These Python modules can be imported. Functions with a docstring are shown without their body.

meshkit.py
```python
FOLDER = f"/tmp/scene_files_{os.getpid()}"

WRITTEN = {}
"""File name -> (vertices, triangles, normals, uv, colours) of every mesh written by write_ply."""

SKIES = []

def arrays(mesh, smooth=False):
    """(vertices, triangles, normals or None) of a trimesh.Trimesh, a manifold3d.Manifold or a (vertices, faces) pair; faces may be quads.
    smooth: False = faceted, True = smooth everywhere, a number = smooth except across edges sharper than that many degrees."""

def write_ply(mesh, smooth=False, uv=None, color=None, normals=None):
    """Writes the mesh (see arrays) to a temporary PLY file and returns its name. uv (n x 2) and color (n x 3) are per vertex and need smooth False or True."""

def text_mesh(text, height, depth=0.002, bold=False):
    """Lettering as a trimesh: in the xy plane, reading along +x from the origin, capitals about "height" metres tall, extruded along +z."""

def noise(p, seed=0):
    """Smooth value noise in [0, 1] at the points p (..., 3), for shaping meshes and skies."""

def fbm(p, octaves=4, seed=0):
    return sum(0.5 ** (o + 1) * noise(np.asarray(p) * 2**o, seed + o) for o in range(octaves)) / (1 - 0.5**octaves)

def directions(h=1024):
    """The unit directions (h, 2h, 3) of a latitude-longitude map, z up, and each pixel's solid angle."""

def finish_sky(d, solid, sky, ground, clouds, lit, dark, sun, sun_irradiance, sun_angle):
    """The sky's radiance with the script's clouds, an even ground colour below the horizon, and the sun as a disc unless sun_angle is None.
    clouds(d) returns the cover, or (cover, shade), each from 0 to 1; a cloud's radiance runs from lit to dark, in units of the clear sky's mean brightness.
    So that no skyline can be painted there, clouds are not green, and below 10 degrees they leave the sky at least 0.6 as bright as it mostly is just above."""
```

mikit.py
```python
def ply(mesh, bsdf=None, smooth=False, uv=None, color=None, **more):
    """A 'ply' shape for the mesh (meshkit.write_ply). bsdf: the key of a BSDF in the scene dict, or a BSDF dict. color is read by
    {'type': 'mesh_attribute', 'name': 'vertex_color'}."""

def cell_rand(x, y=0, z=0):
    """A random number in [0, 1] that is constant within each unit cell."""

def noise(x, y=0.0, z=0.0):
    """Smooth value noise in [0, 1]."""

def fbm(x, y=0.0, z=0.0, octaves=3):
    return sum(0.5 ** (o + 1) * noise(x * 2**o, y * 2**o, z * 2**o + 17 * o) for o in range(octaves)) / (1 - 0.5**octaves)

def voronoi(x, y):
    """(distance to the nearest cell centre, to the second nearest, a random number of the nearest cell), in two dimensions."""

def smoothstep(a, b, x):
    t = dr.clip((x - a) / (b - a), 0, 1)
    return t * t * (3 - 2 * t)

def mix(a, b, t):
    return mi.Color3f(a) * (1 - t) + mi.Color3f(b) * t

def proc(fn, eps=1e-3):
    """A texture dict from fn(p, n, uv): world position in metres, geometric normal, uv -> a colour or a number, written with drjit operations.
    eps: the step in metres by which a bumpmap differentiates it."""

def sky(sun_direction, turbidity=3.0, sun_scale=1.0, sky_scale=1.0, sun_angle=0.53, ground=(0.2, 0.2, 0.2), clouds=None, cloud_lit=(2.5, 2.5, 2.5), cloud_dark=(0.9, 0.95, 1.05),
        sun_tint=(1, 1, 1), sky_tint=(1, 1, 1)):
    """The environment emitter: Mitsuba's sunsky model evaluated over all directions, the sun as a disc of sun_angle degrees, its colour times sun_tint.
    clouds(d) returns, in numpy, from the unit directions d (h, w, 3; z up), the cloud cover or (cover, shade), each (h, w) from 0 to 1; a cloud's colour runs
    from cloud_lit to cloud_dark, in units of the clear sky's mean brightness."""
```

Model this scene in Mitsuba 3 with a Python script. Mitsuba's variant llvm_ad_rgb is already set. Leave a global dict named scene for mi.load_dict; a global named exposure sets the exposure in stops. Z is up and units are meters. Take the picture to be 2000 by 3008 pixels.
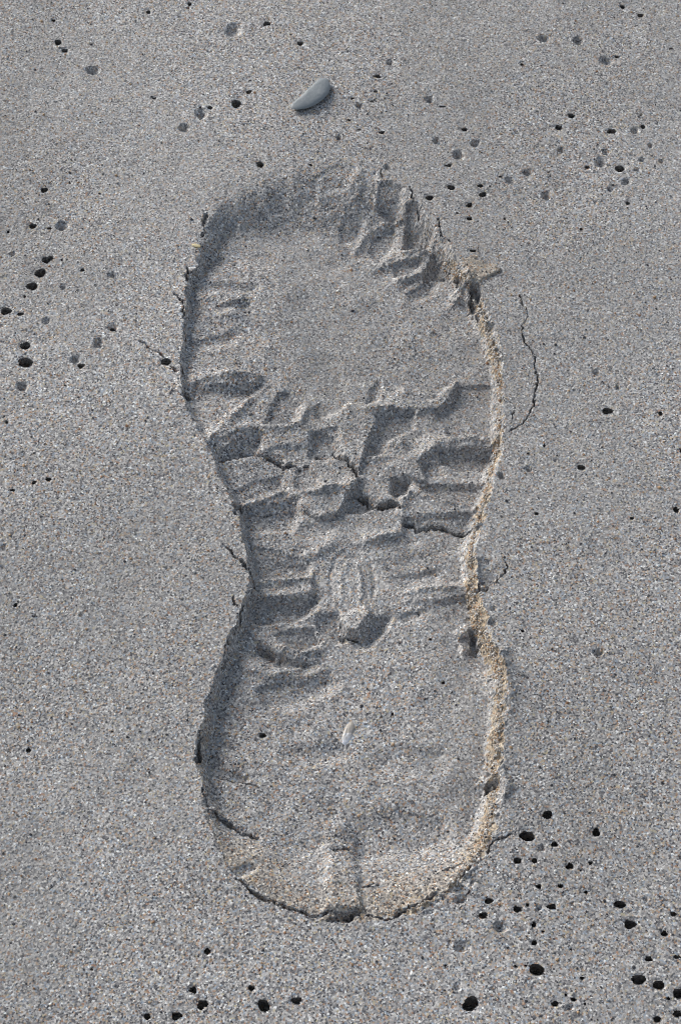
import math
import numpy as np, trimesh, mitsuba as mi, drjit as dr
import mikit
from scipy import ndimage

# ------------------------------------------------------------------ camera, sky, exposure
T = mi.ScalarTransform4f
scene, labels = {}, {}
scene['camera'] = {'type': 'perspective', 'fov_axis': 'x', 'fov': 16.085, 'near_clip': 0.05, 'far_clip': 400.0,
                   'to_world': T().look_at(origin=[0, 0, 0.62], target=[0, 0.4844, 0.0], up=[0, 0, 1])}
SUN = np.array([-0.72, 0.66, 0.41])
scene['sky'] = mikit.sky(SUN.tolist(), turbidity=4, sun_scale=0.54, sun_angle=36, sky_scale=0.7, clouds=lambda d: 0.75,
                         cloud_lit=(0.60, 0.65, 0.70), sun_tint=(0.95, 1.19, 1.80), sky_tint=(1.0, 1.0, 1.0), ground=(0.3, 0.28, 0.26))
exposure = 2.9

# ------------------------------------------------------------------ the beach, measured in millimetres (x right, y away, z up)
OUTLINE = [(-47.7,619.2),(-43.2,626.1),(-37.2,632.2),(-29.9,637.5),(-22.5,641.1),(-12.5,643.2),(-2.5,644.1),(7.5,642.3),(15.0,638.4),(22.4,634.5),(26.6,629.6),(30.2,623.0),(34.1,617.5),(36.4,610.6),(40.3,603.0),(45.0,595.4),(48.0,586.3),(50.3,577.3),(53.2,566.1),(55.0,556.5),(55.3,544.1),(55.2,528.8),(54.3,515.3),(52.4,503.6),(49.2,492.1),(46.8,482.1),(44.3,472.4),(43.4,465.5),(43.8,457.3),(45.2,447.9),(47.3,437.4),(50.4,423.1),(51.1,410.5),(50.0,398.1),(48.9,387.1),(48.8,378.8),(47.6,369.3),(44.4,360.1),(40.0,350.9),(34.9,344.4),(28.6,340.6),(19.7,336.6),(11.8,335.1),(5.9,334.4),(0.0,334.0),(-4.9,335.3),(-11.8,337.7),(-18.8,340.9),(-25.3,345.1),(-30.8,350.0),(-36.1,357.8),(-39.4,367.0),(-41.2,375.2),(-42.0,383.5),(-43.5,390.8),(-42.6,400.5),(-41.8,408.0),(-40.0,416.8),(-37.1,425.7),(-34.2,436.1),(-32.3,444.0),(-30.1,450.6),(-28.8,456.0),(-29.7,462.8),(-31.0,471.0),(-32.1,477.9),(-34.0,486.4),(-37.6,494.9),(-40.6,502.1),(-44.3,512.4),(-48.0,519.8),(-51.7,527.3),(-53.7,534.9),(-54.7,544.1),(-54.8,553.4),(-54.3,562.9),(-54.7,572.5),(-54.1,582.2),(-54.2,590.5),(-51.3,593.8),(-50.6,602.1),(-49.5,610.6)]
SOLE = [(-44.0,604.4),(-41.9,615.0),(-35.1,613.4),(-25.9,617.0),(-14.8,617.2),(-4.9,615.3),(4.9,614.5),(13.6,615.4),(21.1,621.7),(26.5,617.1),(30.7,610.2),(34.8,599.9),(39.9,589.7),(45.0,576.7),(48.2,565.6),(50.2,555.9),(51.4,546.2),(51.5,533.9),(50.6,520.3),(48.5,509.2),(45.2,497.9),(42.0,486.4),(38.9,476.8),(38.2,470.0),(38.5,461.7),(40.3,452.1),(42.4,441.6),(44.7,427.0),(45.2,414.1),(44.5,401.6),(43.3,390.6),(43.0,382.4),(40.9,372.9),(37.3,364.2),(30.3,360.7),(20.2,358.2),(10.1,358.4),(0.0,359.4),(-10.1,361.6),(-20.3,364.9),(-28.5,369.5),(-34.7,374.3),(-38.2,379.1),(-39.4,386.3),(-40.5,393.9),(-39.6,403.9),(-38.5,411.4),(-36.6,420.3),(-34.0,429.3),(-31.2,438.1),(-29.1,447.1),(-27.0,453.9),(-26.1,459.3),(-28.2,465.8),(-29.3,473.9),(-30.3,481.0),(-32.3,489.6),(-35.9,498.1),(-38.9,505.3),(-42.6,514.4),(-46.1,521.4),(-49.8,529.1),(-52.0,537.2),(-53.1,546.6),(-53.3,556.1),(-52.7,566.0),(-53.1,575.9),(-52.6,585.9),(-52.1,592.9),(-49.2,596.5)]
DEPTHS = [(-36.9,611.7,6.3),(-12.4,616.4,7.6),(9.9,612.9,7.6),(26.9,605.1,6.5),(-43.1,579.1,3.6),(-24.0,580.0,4.6),(0.0,580.5,5.2),(23.9,573.2,6),(45.2,565.6,6.5),(-46.9,549.6,2.8),(-25.8,550.9,4.2),(0.0,548.6,5.2),(23.4,545.8,5.5),(48.9,537.0,6),(-43.6,524.3,1.8),(-22.9,519.8,3.6),(0.0,517.7,4.6),(28.7,518.4,5.5),(48.1,514.4,6),(-36.1,496.7,4.0),(-16.9,497.5,5),(5.7,500.4,5),(28.2,496.4,5.5),(42.7,492.1,5.5),(-26.6,473.9,3.8),(-5.5,474.8,5),(22.2,472.8,6),(37.6,468.6,6),(-28.2,447.1,4.4),(-10.9,450.5,5.4),(5.4,448.0,5.6),(27.2,447.9,5.5),(43.3,441.6,6),(-34.1,424.1,5.2),(-16.0,428.1,5.4),(5.3,424.5,5.8),(26.6,424.4,5.6),(44.4,415.4,5.5),(-39.8,402.7,5.2),(-21.0,403.2,6.0),(0.0,403.2,6.0),(26.0,396.7,5.6),(43.7,394.2,5.5),(-39.1,383.9,4.4),(-20.6,381.9,5.2),(0.0,378.7,5.8),(20.5,378.6,5.6),(41.0,377.7,6),(-30.4,367.2,4.2),(-12.2,364.0,4.8),(6.1,363.2,5.4),(25.3,363.2,5.4),(35.3,358.4,5),(-24.0,352.4,2.6),(-10.0,348.1,3.0),(5.0,346.0,3.2),(25.0,350.7,3.6)]
TREAD = [([(14.1,636.6),(18.8,637.9),(22.1,634.7),(21.4,627.8),(18.6,623.6),(14.7,626.4)],1.9055384999999996,0.6,1.49,3.27),([(24.4,628.0),(27.6,627.5),(29.7,621.4),(32.5,614.4),(31.0,610.7),(23.8,609.9)],3.5570051999999994,0.6,1.47,3.22),([(34.2,610.5),(37.4,608.7),(38.8,599.9),(40.4,595.6),(30.4,595.2),(32.0,602.5)],3.3029333999999997,0.7,1.44,3.17),([(10.8,609.5),(12.4,616.3),(18.6,620.7),(19.8,617.5),(18.4,610.6),(14.1,604.9)],1.238600025,0.6,1.46,3.2),([(0.0,617.8),(2.7,628.1),(7.5,633.2),(8.4,624.8),(6.2,616.3),(1.8,613.5)],0.8714662739999998,0.6,1.47,3.23),([(-11.9,636.7),(-1.3,647.1),(5.0,645.4),(1.3,635.8),(-6.2,633.3)],0.6097723199999998,0.4,1.5,3.6),([(-50.2,539.1),(-39.6,539.9),(-28.9,541.4),(-30.8,537.1),(-40.5,534.6),(-48.6,533.8)],1.0383939374999998,0.45,1.34,4.29),([(-20.9,538.4),(-18.4,539.8),(-14.5,534.0),(-15.0,527.4),(-17.3,524.5),(-24.8,524.9),(-23.6,530.8)],1.6873901484374998,0.45,1.33,2.92),([(-9.3,531.9),(-6.4,533.5),(-3.7,531.0),(-4.4,527.9),(-7.5,527.2)],0.7787954531249998,0.45,1.33,2.92),([(9.3,534.4),(10.7,540.9),(13.3,545.4),(13.8,542.6),(12.3,537.1)],0.9518611093749996,0.45,1.34,2.95),([(-40.6,508.5),(-39.3,512.7),(-33.2,517.2),(-28.5,521.0),(-26.1,519.8),(-26.9,515.1),(-30.2,511.8),(-35.3,510.4)],1.5575909062499995,0.45,1.3,2.87),([(-24.7,509.5),(-22.8,514.0),(-17.1,515.0),(-17.5,510.7),(-21.0,508.2)],1.1249267656249997,0.45,1.3,2.86),([(-10.1,511.0),(-10.0,520.2),(-1.1,522.2),(0.2,513.2),(-4.6,510.6)],1.2979924218749996,0.45,1.3,2.87),([(13.9,527.1),(17.4,531.5),(24.6,531.6),(24.2,524.7),(19.0,522.0),(14.9,516.7),(12.8,511.8),(8.4,511.1),(9.7,516.7),(12.4,522.2)],1.3499121187499996,0.45,1.31,2.89),([(39.8,543.3),(54.1,544.2),(53.3,520.0),(36.6,520.6),(35.4,527.5),(33.3,528.1),(32.7,532.3),(38.4,536.8)],1.2979924218749996,0.45,1.33,2.92),([(33.0,514.6),(41.2,514.8),(52.2,513.7),(50.1,507.2),(39.8,507.6),(33.3,510.2)],2.206587117187499,0.45,1.3,4.15),([(26.4,508.9),(33.1,509.3),(34.3,504.9),(29.7,503.7)],1.1249267656249997,0.45,1.29,2.84),([(16.9,501.7),(23.1,502.2),(21.4,496.1),(17.1,495.4)],2.301773228124999,0.45,1.28,2.81),([(26.7,499.0),(32.8,500.2),(48.0,499.4),(45.0,491.8),(37.1,492.7),(27.8,496.1)],1.8171893906249994,0.45,1.27,2.8),([(1.4,494.6),(5.1,497.5),(8.4,494.3),(10.1,490.7),(6.7,488.9),(2.8,488.9)],2.206587117187499,0.45,1.27,2.79),([(-34.9,496.7),(-29.4,500.0),(-19.8,503.8),(-18.3,498.6),(-26.1,493.9),(-33.4,490.7)],1.0383939374999998,0.45,1.28,2.81),([(-14.6,505.2),(-10.8,506.6),(-7.5,503.4),(-7.7,496.8),(-14.2,496.3)],1.1249267656249997,0.45,1.28,2.82),([(-33.2,487.9),(-26.9,489.2),(-14.8,492.2),(-14.6,486.6),(-17.3,481.7),(-30.1,480.7)],2.206587117187499,0.45,1.26,4.43),([(-12.8,482.4),(-6.7,483.9),(-2.5,482.5),(-5.6,478.7),(-11.1,477.8)],0.7787954531249998,0.45,3.0,2.75),([(-30.4,473.2),(-22.1,472.3),(-10.5,468.1),(-11.0,461.9),(-26.3,460.8),(-28.8,463.2)],0.9518611093749996,0.45,1.23,2.7),([(20.7,486.2),(26.8,482.9),(43.5,481.2),(43.5,475.4),(32.2,473.8),(22.2,476.9)],1.2979924218749996,-0.2,1.25,7.98),([(14.4,468.4),(21.0,470.0),(37.8,475.5),(40.9,461.7),(26.3,458.2),(20.2,456.7)],0.7787954531249998,0.45,4.9,2.7),([(-29.6,451.9),(-19.6,452.0),(-9.3,452.9),(-10.9,447.8),(-14.3,445.4),(-25.9,442.9),(-30.1,446.5)],2.85415625,0.4,1.2,5.77),([(-7.6,447.1),(-1.1,447.9),(0.0,445.0),(1.3,439.7),(-1.1,437.3),(-7.0,442.2)],2.2054843749999997,0.6,1.19,3.82),([(10.0,446.3),(15.4,446.3),(13.2,441.3),(9.3,436.3),(5.4,435.4),(1.1,436.7),(0.0,439.7),(6.5,439.2)],2.4649531249999996,0.6,1.19,4.18),([(-20.3,438.3),(-15.1,441.6),(-8.1,441.2),(-6.5,437.5),(-10.7,433.8),(-16.1,434.6)],1.7643874999999998,0.9,1.19,2.61),([(-25.7,417.8),(-18.1,421.7),(-10.6,422.0),(-4.0,423.9),(-2.1,421.4),(-6.4,417.0),(-12.7,413.4),(-22.2,412.0)],1.7202778124999998,0.3,2.31,6.48),([(-41.7,392.8),(-37.4,393.1),(-34.9,388.6),(-28.9,385.1),(-30.9,384.1),(-37.1,385.8),(-40.9,386.8)],1.3492374999999999,0.6,1.11,2.45),([(-17.2,394.0),(-10.4,396.8),(-1.0,397.4),(3.1,395.0),(-4.2,391.9),(-13.5,391.5)],1.2143137499999999,0.4,4.93,5.38),([(-39.7,370.5),(-34.6,369.0),(-24.3,364.0),(-30.4,364.6),(-36.5,366.5)],1.24545,0.2,1.08,4.33),([(-31.9,350.7),(-28.0,353.0),(-25.2,351.8),(-27.0,350.2),(-30.3,349.1)],0.9340874999999998,0.6,1.06,2.34),([(4.1,369.2),(13.3,372.6),(30.6,370.2),(32.4,364.2),(21.2,360.7),(6.3,358.9)],1.4011312499999997,0.3,7.57,5.19),([(9.3,393.1),(18.7,396.1),(31.2,394.9),(31.1,389.2),(18.6,387.0),(10.3,387.9)],0.9340875,0.3,5.58,5.36),([(-44.6,623.5),(-41.3,628.8),(-38.5,625.3),(-37.0,616.8),(-40.9,615.0)],0.46952468639999984,0.6,3.83,3.24),([(-35.9,632.3),(-31.9,637.3),(-29.3,632.5),(-28.5,622.0),(-32.8,622.8)],0.42684062399999984,0.6,3.86,3.26),([(-26.3,639.7),(-21.4,643.4),(-19.4,637.4),(-19.3,626.3),(-24.2,625.9)],0.4471663679999999,0.6,3.88,3.28),([(-14.5,643.6),(-9.4,645.0),(-8.1,637.6),(-9.3,626.6),(-13.7,628.2)],0.43039762919999996,0.6,3.88,3.28),([(8.6,643.6),(12.6,642.7),(13.1,634.9),(10.6,626.5),(7.7,631.5)],0.6859938599999997,0.6,1.49,3.28),([(-50.3,609.3),(-44.2,611.1),(-42.8,603.6),(-48.7,598.4)],0.7114010399999999,0.5,3.76,3.18),([(18.3,601.5),(22.6,603.4),(28.4,603.7),(27.5,598.6),(20.1,596.3)],1.3247999999999998,0.7,1.44,3.73),([(23.9,587.3),(29.1,591.5),(33.2,592.1),(32.2,587.7),(25.9,584.3)],1.3247999999999998,0.7,1.42,4.25),([(-54.1,589.7),(-43.5,589.6),(-31.2,588.6),(-31.9,586.2),(-43.4,586.1),(-53.0,584.9)],1.0763999999999998,0.6,1.28,6.24),([(-43.1,578.1),(-37.2,579.6),(-32.7,580.4),(-32.8,577.8),(-41.9,576.2)],1.0,0.6,1.26,4.77),([(-52.5,560.7),(-45.0,563.4),(-36.8,566.4),(-37.9,563.1),(-47.2,559.0),(-52.3,557.4)],1.1,0.6,1.24,6.07),([(-53.8,581.7),(-49.9,582.5),(-49.2,574.3),(-53.0,573.5)],0.8,0.5,1.97,4.21),([(45.1,465.5),(48.1,464.1),(50.6,458.7),(46.9,454.4),(44.3,455.7)],1.29375,0.8,1.47,0.98)]
BARS = [([(-44.6,515.0),(-35.4,523.7),(-24.7,524.5),(-16.0,524.5),(-13.7,529.8),(-11.1,531.7),(-7.2,526.8),(-1.8,527.9),(3.5,534.2),(8.9,532.7),(12.8,531.6),(11.1,522.6),(8.0,512.7),(6.3,504.0),(1.2,510.6),(-0.7,513.9),(-1.8,519.3),(-9.4,520.0),(-10.3,515.3),(-17.0,515.3),(-18.0,508.4),(-26.0,512.3),(-26.9,519.3),(-34.4,514.8),(-40.7,511.1)],1.5482880000000003,-0.7,5.25,1.31),([(-33.8,489.9),(-25.7,493.2),(-19.0,497.3),(-13.8,496.3),(-7.0,497.2),(-1.8,499.0),(1.9,498.0),(6.1,501.6),(3.4,496.3),(1.6,492.5),(-0.3,486.9),(-6.2,485.4),(-14.4,490.5),(-21.1,488.9),(-25.5,486.5),(-32.2,487.1)],1.6515072000000002,-0.7,5.08,1.27),([(8.0,510.6),(16.4,512.0),(16.8,515.7),(20.2,517.8),(23.2,514.1),(27.7,513.2),(26.9,508.3),(28.6,500.6),(23.8,502.5),(17.0,501.8),(16.2,496.5),(18.8,491.4),(13.1,491.9),(9.1,496.3),(6.6,501.3)],1.3418496000000004,-0.7,5.15,1.29),([(18.6,487.3),(21.0,495.7),(23.7,501.3),(27.4,496.2),(33.3,492.9),(45.1,488.9),(44.3,486.8),(30.9,486.8),(20.5,485.9)],1.7547264000000002,-0.7,5.06,1.27),([(35.9,520.6),(53.0,519.0),(52.1,515.3),(33.9,515.2),(30.0,513.2),(27.1,518.1),(30.2,521.1)],1.5482880000000003,-0.7,5.22,1.31),([(-53.0,544.6),(-37.6,546.5),(-27.5,546.0),(-29.7,540.7),(-50.4,539.4),(-54.1,538.3)],1.3418496000000004,-0.7,5.4,1.35),([(-27.5,459.7),(-9.4,461.1),(-8.6,456.8),(-10.4,453.0),(-27.8,453.0),(-26.4,456.2)],1.5482880000000003,-0.7,4.85,1.21),([(20.7,455.6),(30.2,457.4),(41.1,458.5),(40.3,454.4),(29.3,452.0),(21.4,452.0)],1.1354112000000003,-0.7,4.84,1.21),([(-1.0,448.0),(3.3,447.0),(8.0,449.4),(9.4,446.7),(5.1,439.4),(1.5,439.6),(0.3,444.5)],2.064384,-0.7,4.78,1.2),([(11.2,533.3),(19.7,533.8),(21.8,542.2),(25.2,538.2),(28.2,535.6),(32.9,537.3),(40.1,545.7),(38.8,540.5),(33.2,532.7),(26.6,531.6),(24.3,532.6),(13.5,530.8)],1.2386304000000001,-0.7,5.34,1.33),([(-4.3,360.4),(3.8,360.8),(5.9,338.3),(-4.4,338.3)],1.62,0,6.35,0.85),([(-3.9,369.1),(1.0,370.2),(4.3,367.8),(4.0,361.3),(-3.8,360.7)],0.784,0,4.86,0.86)]
VOIDS = [([(46.2,587.4),(47.7,588.7),(48.5,586.1),(49.4,583.2),(48.5,579.2),(47.3,578.4),(46.5,576.1),(45.1,577.6),(45.7,580.8),(44.5,581.6),(45.6,584.0)],4.5,0,0.84,0.84),([(46.7,575.8),(48.9,575.8),(49.5,573.2),(47.6,572.6)],2,0,0.98,0.98),([(41.1,441.3),(41.9,441.3),(42.9,437.6),(43.9,434.3),(42.5,431.5),(39.9,431.6),(40.9,436.3)],3,0,0.83,0.83),([(43.3,383.3),(46.4,384.0),(46.5,381.1),(44.0,380.5)],4,0,0.77,0.77),([(-44.0,392.5),(-43.1,396.4),(-42.4,393.6),(-42.6,389.3),(-43.8,387.1)],5,0,0.67,0.67),([(-54.4,536.7),(-53.2,538.5),(-51.4,534.6),(-52.4,534.3),(-53.6,533.9)],4,0,0.8,0.8),([(-35.0,487.1),(-33.0,490.1),(-32.2,488.2),(-33.6,483.8)],4,0,0.76,0.76),([(30.4,594.9),(31.8,593.9),(31.3,592.5),(29.9,593.5)],3,0,0.57,0.57),([(41.2,592.7),(42.7,593.4),(43.1,589.7),(41.4,588.4)],3,0,0.85,0.85),([(1.6,337.2),(2.6,337.8),(4.0,337.4),(4.1,336.5),(2.7,333.8),(1.4,336.1)],5,0,0.42,0.42),([(-3.7,335.0),(-1.5,337.6),(1.2,338.0),(4.2,337.9),(6.3,337.2),(5.1,336.6),(2.9,334.0),(0.0,334.0),(-2.2,334.4)],2.6,0,0.42,0.42)]
RIDGES = [([(20.0,591.8),(24.9,594.9),(29.9,600.3)],0.7200000000000001,2.75,1.83),([(2.4,602.9),(12.2,600.5),(19.6,603.5)],0.432,4.99,1.99),([(-42.0,579.7),(-37.2,581.3),(-33.7,582.7)],0.5399999999999999,2.91,1.62),([(-52.7,542.2),(-44.3,543.2),(-35.1,545.4),(-28.1,545.9)],1.0799999999999998,4.01,1.85),([(-25.3,522.5),(-19.5,522.6),(-13.8,524.4),(-12.1,529.5),(-11.0,533.4)],0.81,2.57,1.71),([(-45.7,512.1),(-40.1,521.2),(-34.6,528.9),(-28.5,538.2)],0.99,2.72,1.63),([(-43.4,514.6),(-35.5,520.6),(-27.6,523.1)],0.7200000000000001,3.51,1.75),([(8.1,531.2),(13.9,532.1),(20.0,535.0)],0.81,2.68,1.79),([(17.4,536.5),(23.3,541.1),(30.3,538.1),(36.2,541.4)],0.6299999999999999,3.61,1.81),([(16.0,516.0),(18.9,518.3),(20.6,516.1)],1.1700000000000002,2.66,1.77),([(27.4,511.7),(30.9,514.7),(33.3,518.4)],1.0799999999999998,2.37,1.58),([(35.6,518.5),(43.6,518.8),(51.4,518.1)],1.1700000000000002,2.66,1.77),([(8.0,510.2),(13.7,510.4),(17.1,511.5)],0.81,2.62,1.75),([(-33.6,489.0),(-26.1,492.1),(-18.0,496.4)],1.3499999999999999,2.52,1.68),([(-14.6,494.9),(-7.9,495.7),(-2.3,497.4),(6.6,501.5)],1.2599999999999998,2.55,1.7),([(19.5,489.3),(20.9,492.8),(22.8,496.4)],1.4400000000000002,2.14,1.42),([(22.6,496.1),(26.6,495.3),(34.4,492.1),(42.7,490.1)],1.0799999999999998,2.54,1.69),([(8.2,476.4),(13.3,477.8),(19.5,480.2)],0.81,2.47,1.64),([(-11.9,469.2),(-7.1,472.1),(-1.7,475.6)],0.99,2.39,1.59),([(-27.4,459.0),(-18.6,459.8),(-10.4,460.6)],1.3499999999999999,2.43,1.62),([(-10.4,461.1),(-9.3,463.8),(-8.3,467.2)],0.7200000000000001,2.06,1.37),([(-22.1,468.5),(-16.5,467.1),(-9.7,466.8)],-1.1137500000000002,1.09,3.53),([(20.2,455.3),(26.3,457.1),(40.8,458.4)],1.1700000000000002,2.41,1.6),([(19.2,462.7),(25.3,463.5),(32.0,465.5)],-0.9900000000000002,1.08,3.5),([(19.2,446.6),(22.8,447.1),(26.1,448.0)],-1.1137500000000002,1.05,3.41),([(-19.3,434.8),(-14.8,431.7),(-10.2,432.0),(-5.9,433.6)],1.683,2.32,1.55),([(-26.3,435.6),(-19.3,430.7),(-14.4,428.6),(-9.1,428.5)],-3.155625,1.0,3.77),([(-32.0,426.4),(-23.4,423.5),(-17.1,424.9),(-9.6,428.1)],1.224,3.06,1.53),([(-29.2,441.9),(-21.6,442.6),(-10.8,446.2),(-7.6,448.5)],1.224,2.36,1.57),([(-39.5,371.7),(-34.2,369.8),(-28.4,366.5),(-24.1,364.5)],0.5399999999999999,2.03,0.9),([(52.0,430.2),(50.1,427.0),(50.8,423.1)],1.3499999999999999,2.12,1.27),([(49.3,433.5),(51.7,419.3),(51.9,408.0)],0.81,2.78,1.29),([(47.7,387.0),(49.9,381.1),(49.0,375.2)],1.1700000000000002,1.89,1.26),([(44.0,388.2),(43.1,384.7),(42.3,383.3)],1.2599999999999998,1.85,1.24),([(40.3,581.5),(42.3,586.4),(45.5,589.4)],2.16,2.48,1.65),([(41.8,587.7),(43.6,591.1),(46.1,592.0)],1.1520000000000001,2.65,1.77),([(37.2,437.5),(39.5,440.5),(41.8,442.6)],1.4400000000000002,2.13,1.42),([(37.9,434.9),(38.6,431.6)],1.0799999999999998,1.97,0.88),([(4.9,607.6),(7.6,613.7),(10.5,618.0)],0.96,2.53,1.68),([(11.8,619.4),(17.4,622.2),(23.4,625.9)],1.056,2.94,1.96),([(21.5,607.2),(27.6,608.1),(32.2,609.8)],0.96,3.0,2.0),([(10.4,599.6),(18.4,604.0),(29.4,606.4)],0.8640000000000001,3.28,1.97),([(18.2,593.2),(24.3,594.6),(30.5,600.0)],0.8640000000000001,3.18,1.91),([(-52.9,582.5),(-43.3,583.7),(-32.5,584.5)],0.576,3.59,2.29),([(-43.0,573.9),(-35.9,576.1)],0.6,3.21,2.25),([(-2.7,449.2),(-3.5,461.2),(-1.7,470.0),(3.3,474.3)],-0.385,0.78,1.01),([(3.9,474.6),(8.9,472.1),(10.8,462.8),(10.5,452.0)],-0.385,0.79,1.01),([(0.3,451.9),(0.0,462.6),(2.2,468.0),(5.5,466.7),(6.8,458.7),(6.5,450.0)],0.42,1.08,1.08),([(6.7,476.1),(13.3,477.7),(19.5,479.9)],1.08,3.02,1.65),([(-50.3,519.5),(-41.2,520.2)],0.36,2.97,2.08)]
SLAB = [(43.9,598.8),(46.7,600.1),(48.5,600.8),(48.7,598.4),(51.4,596.8),(54.7,596.4),(56.8,594.4),(53.3,591.1),(49.3,587.8),(46.3,589.1),(44.4,593.4)]
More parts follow.
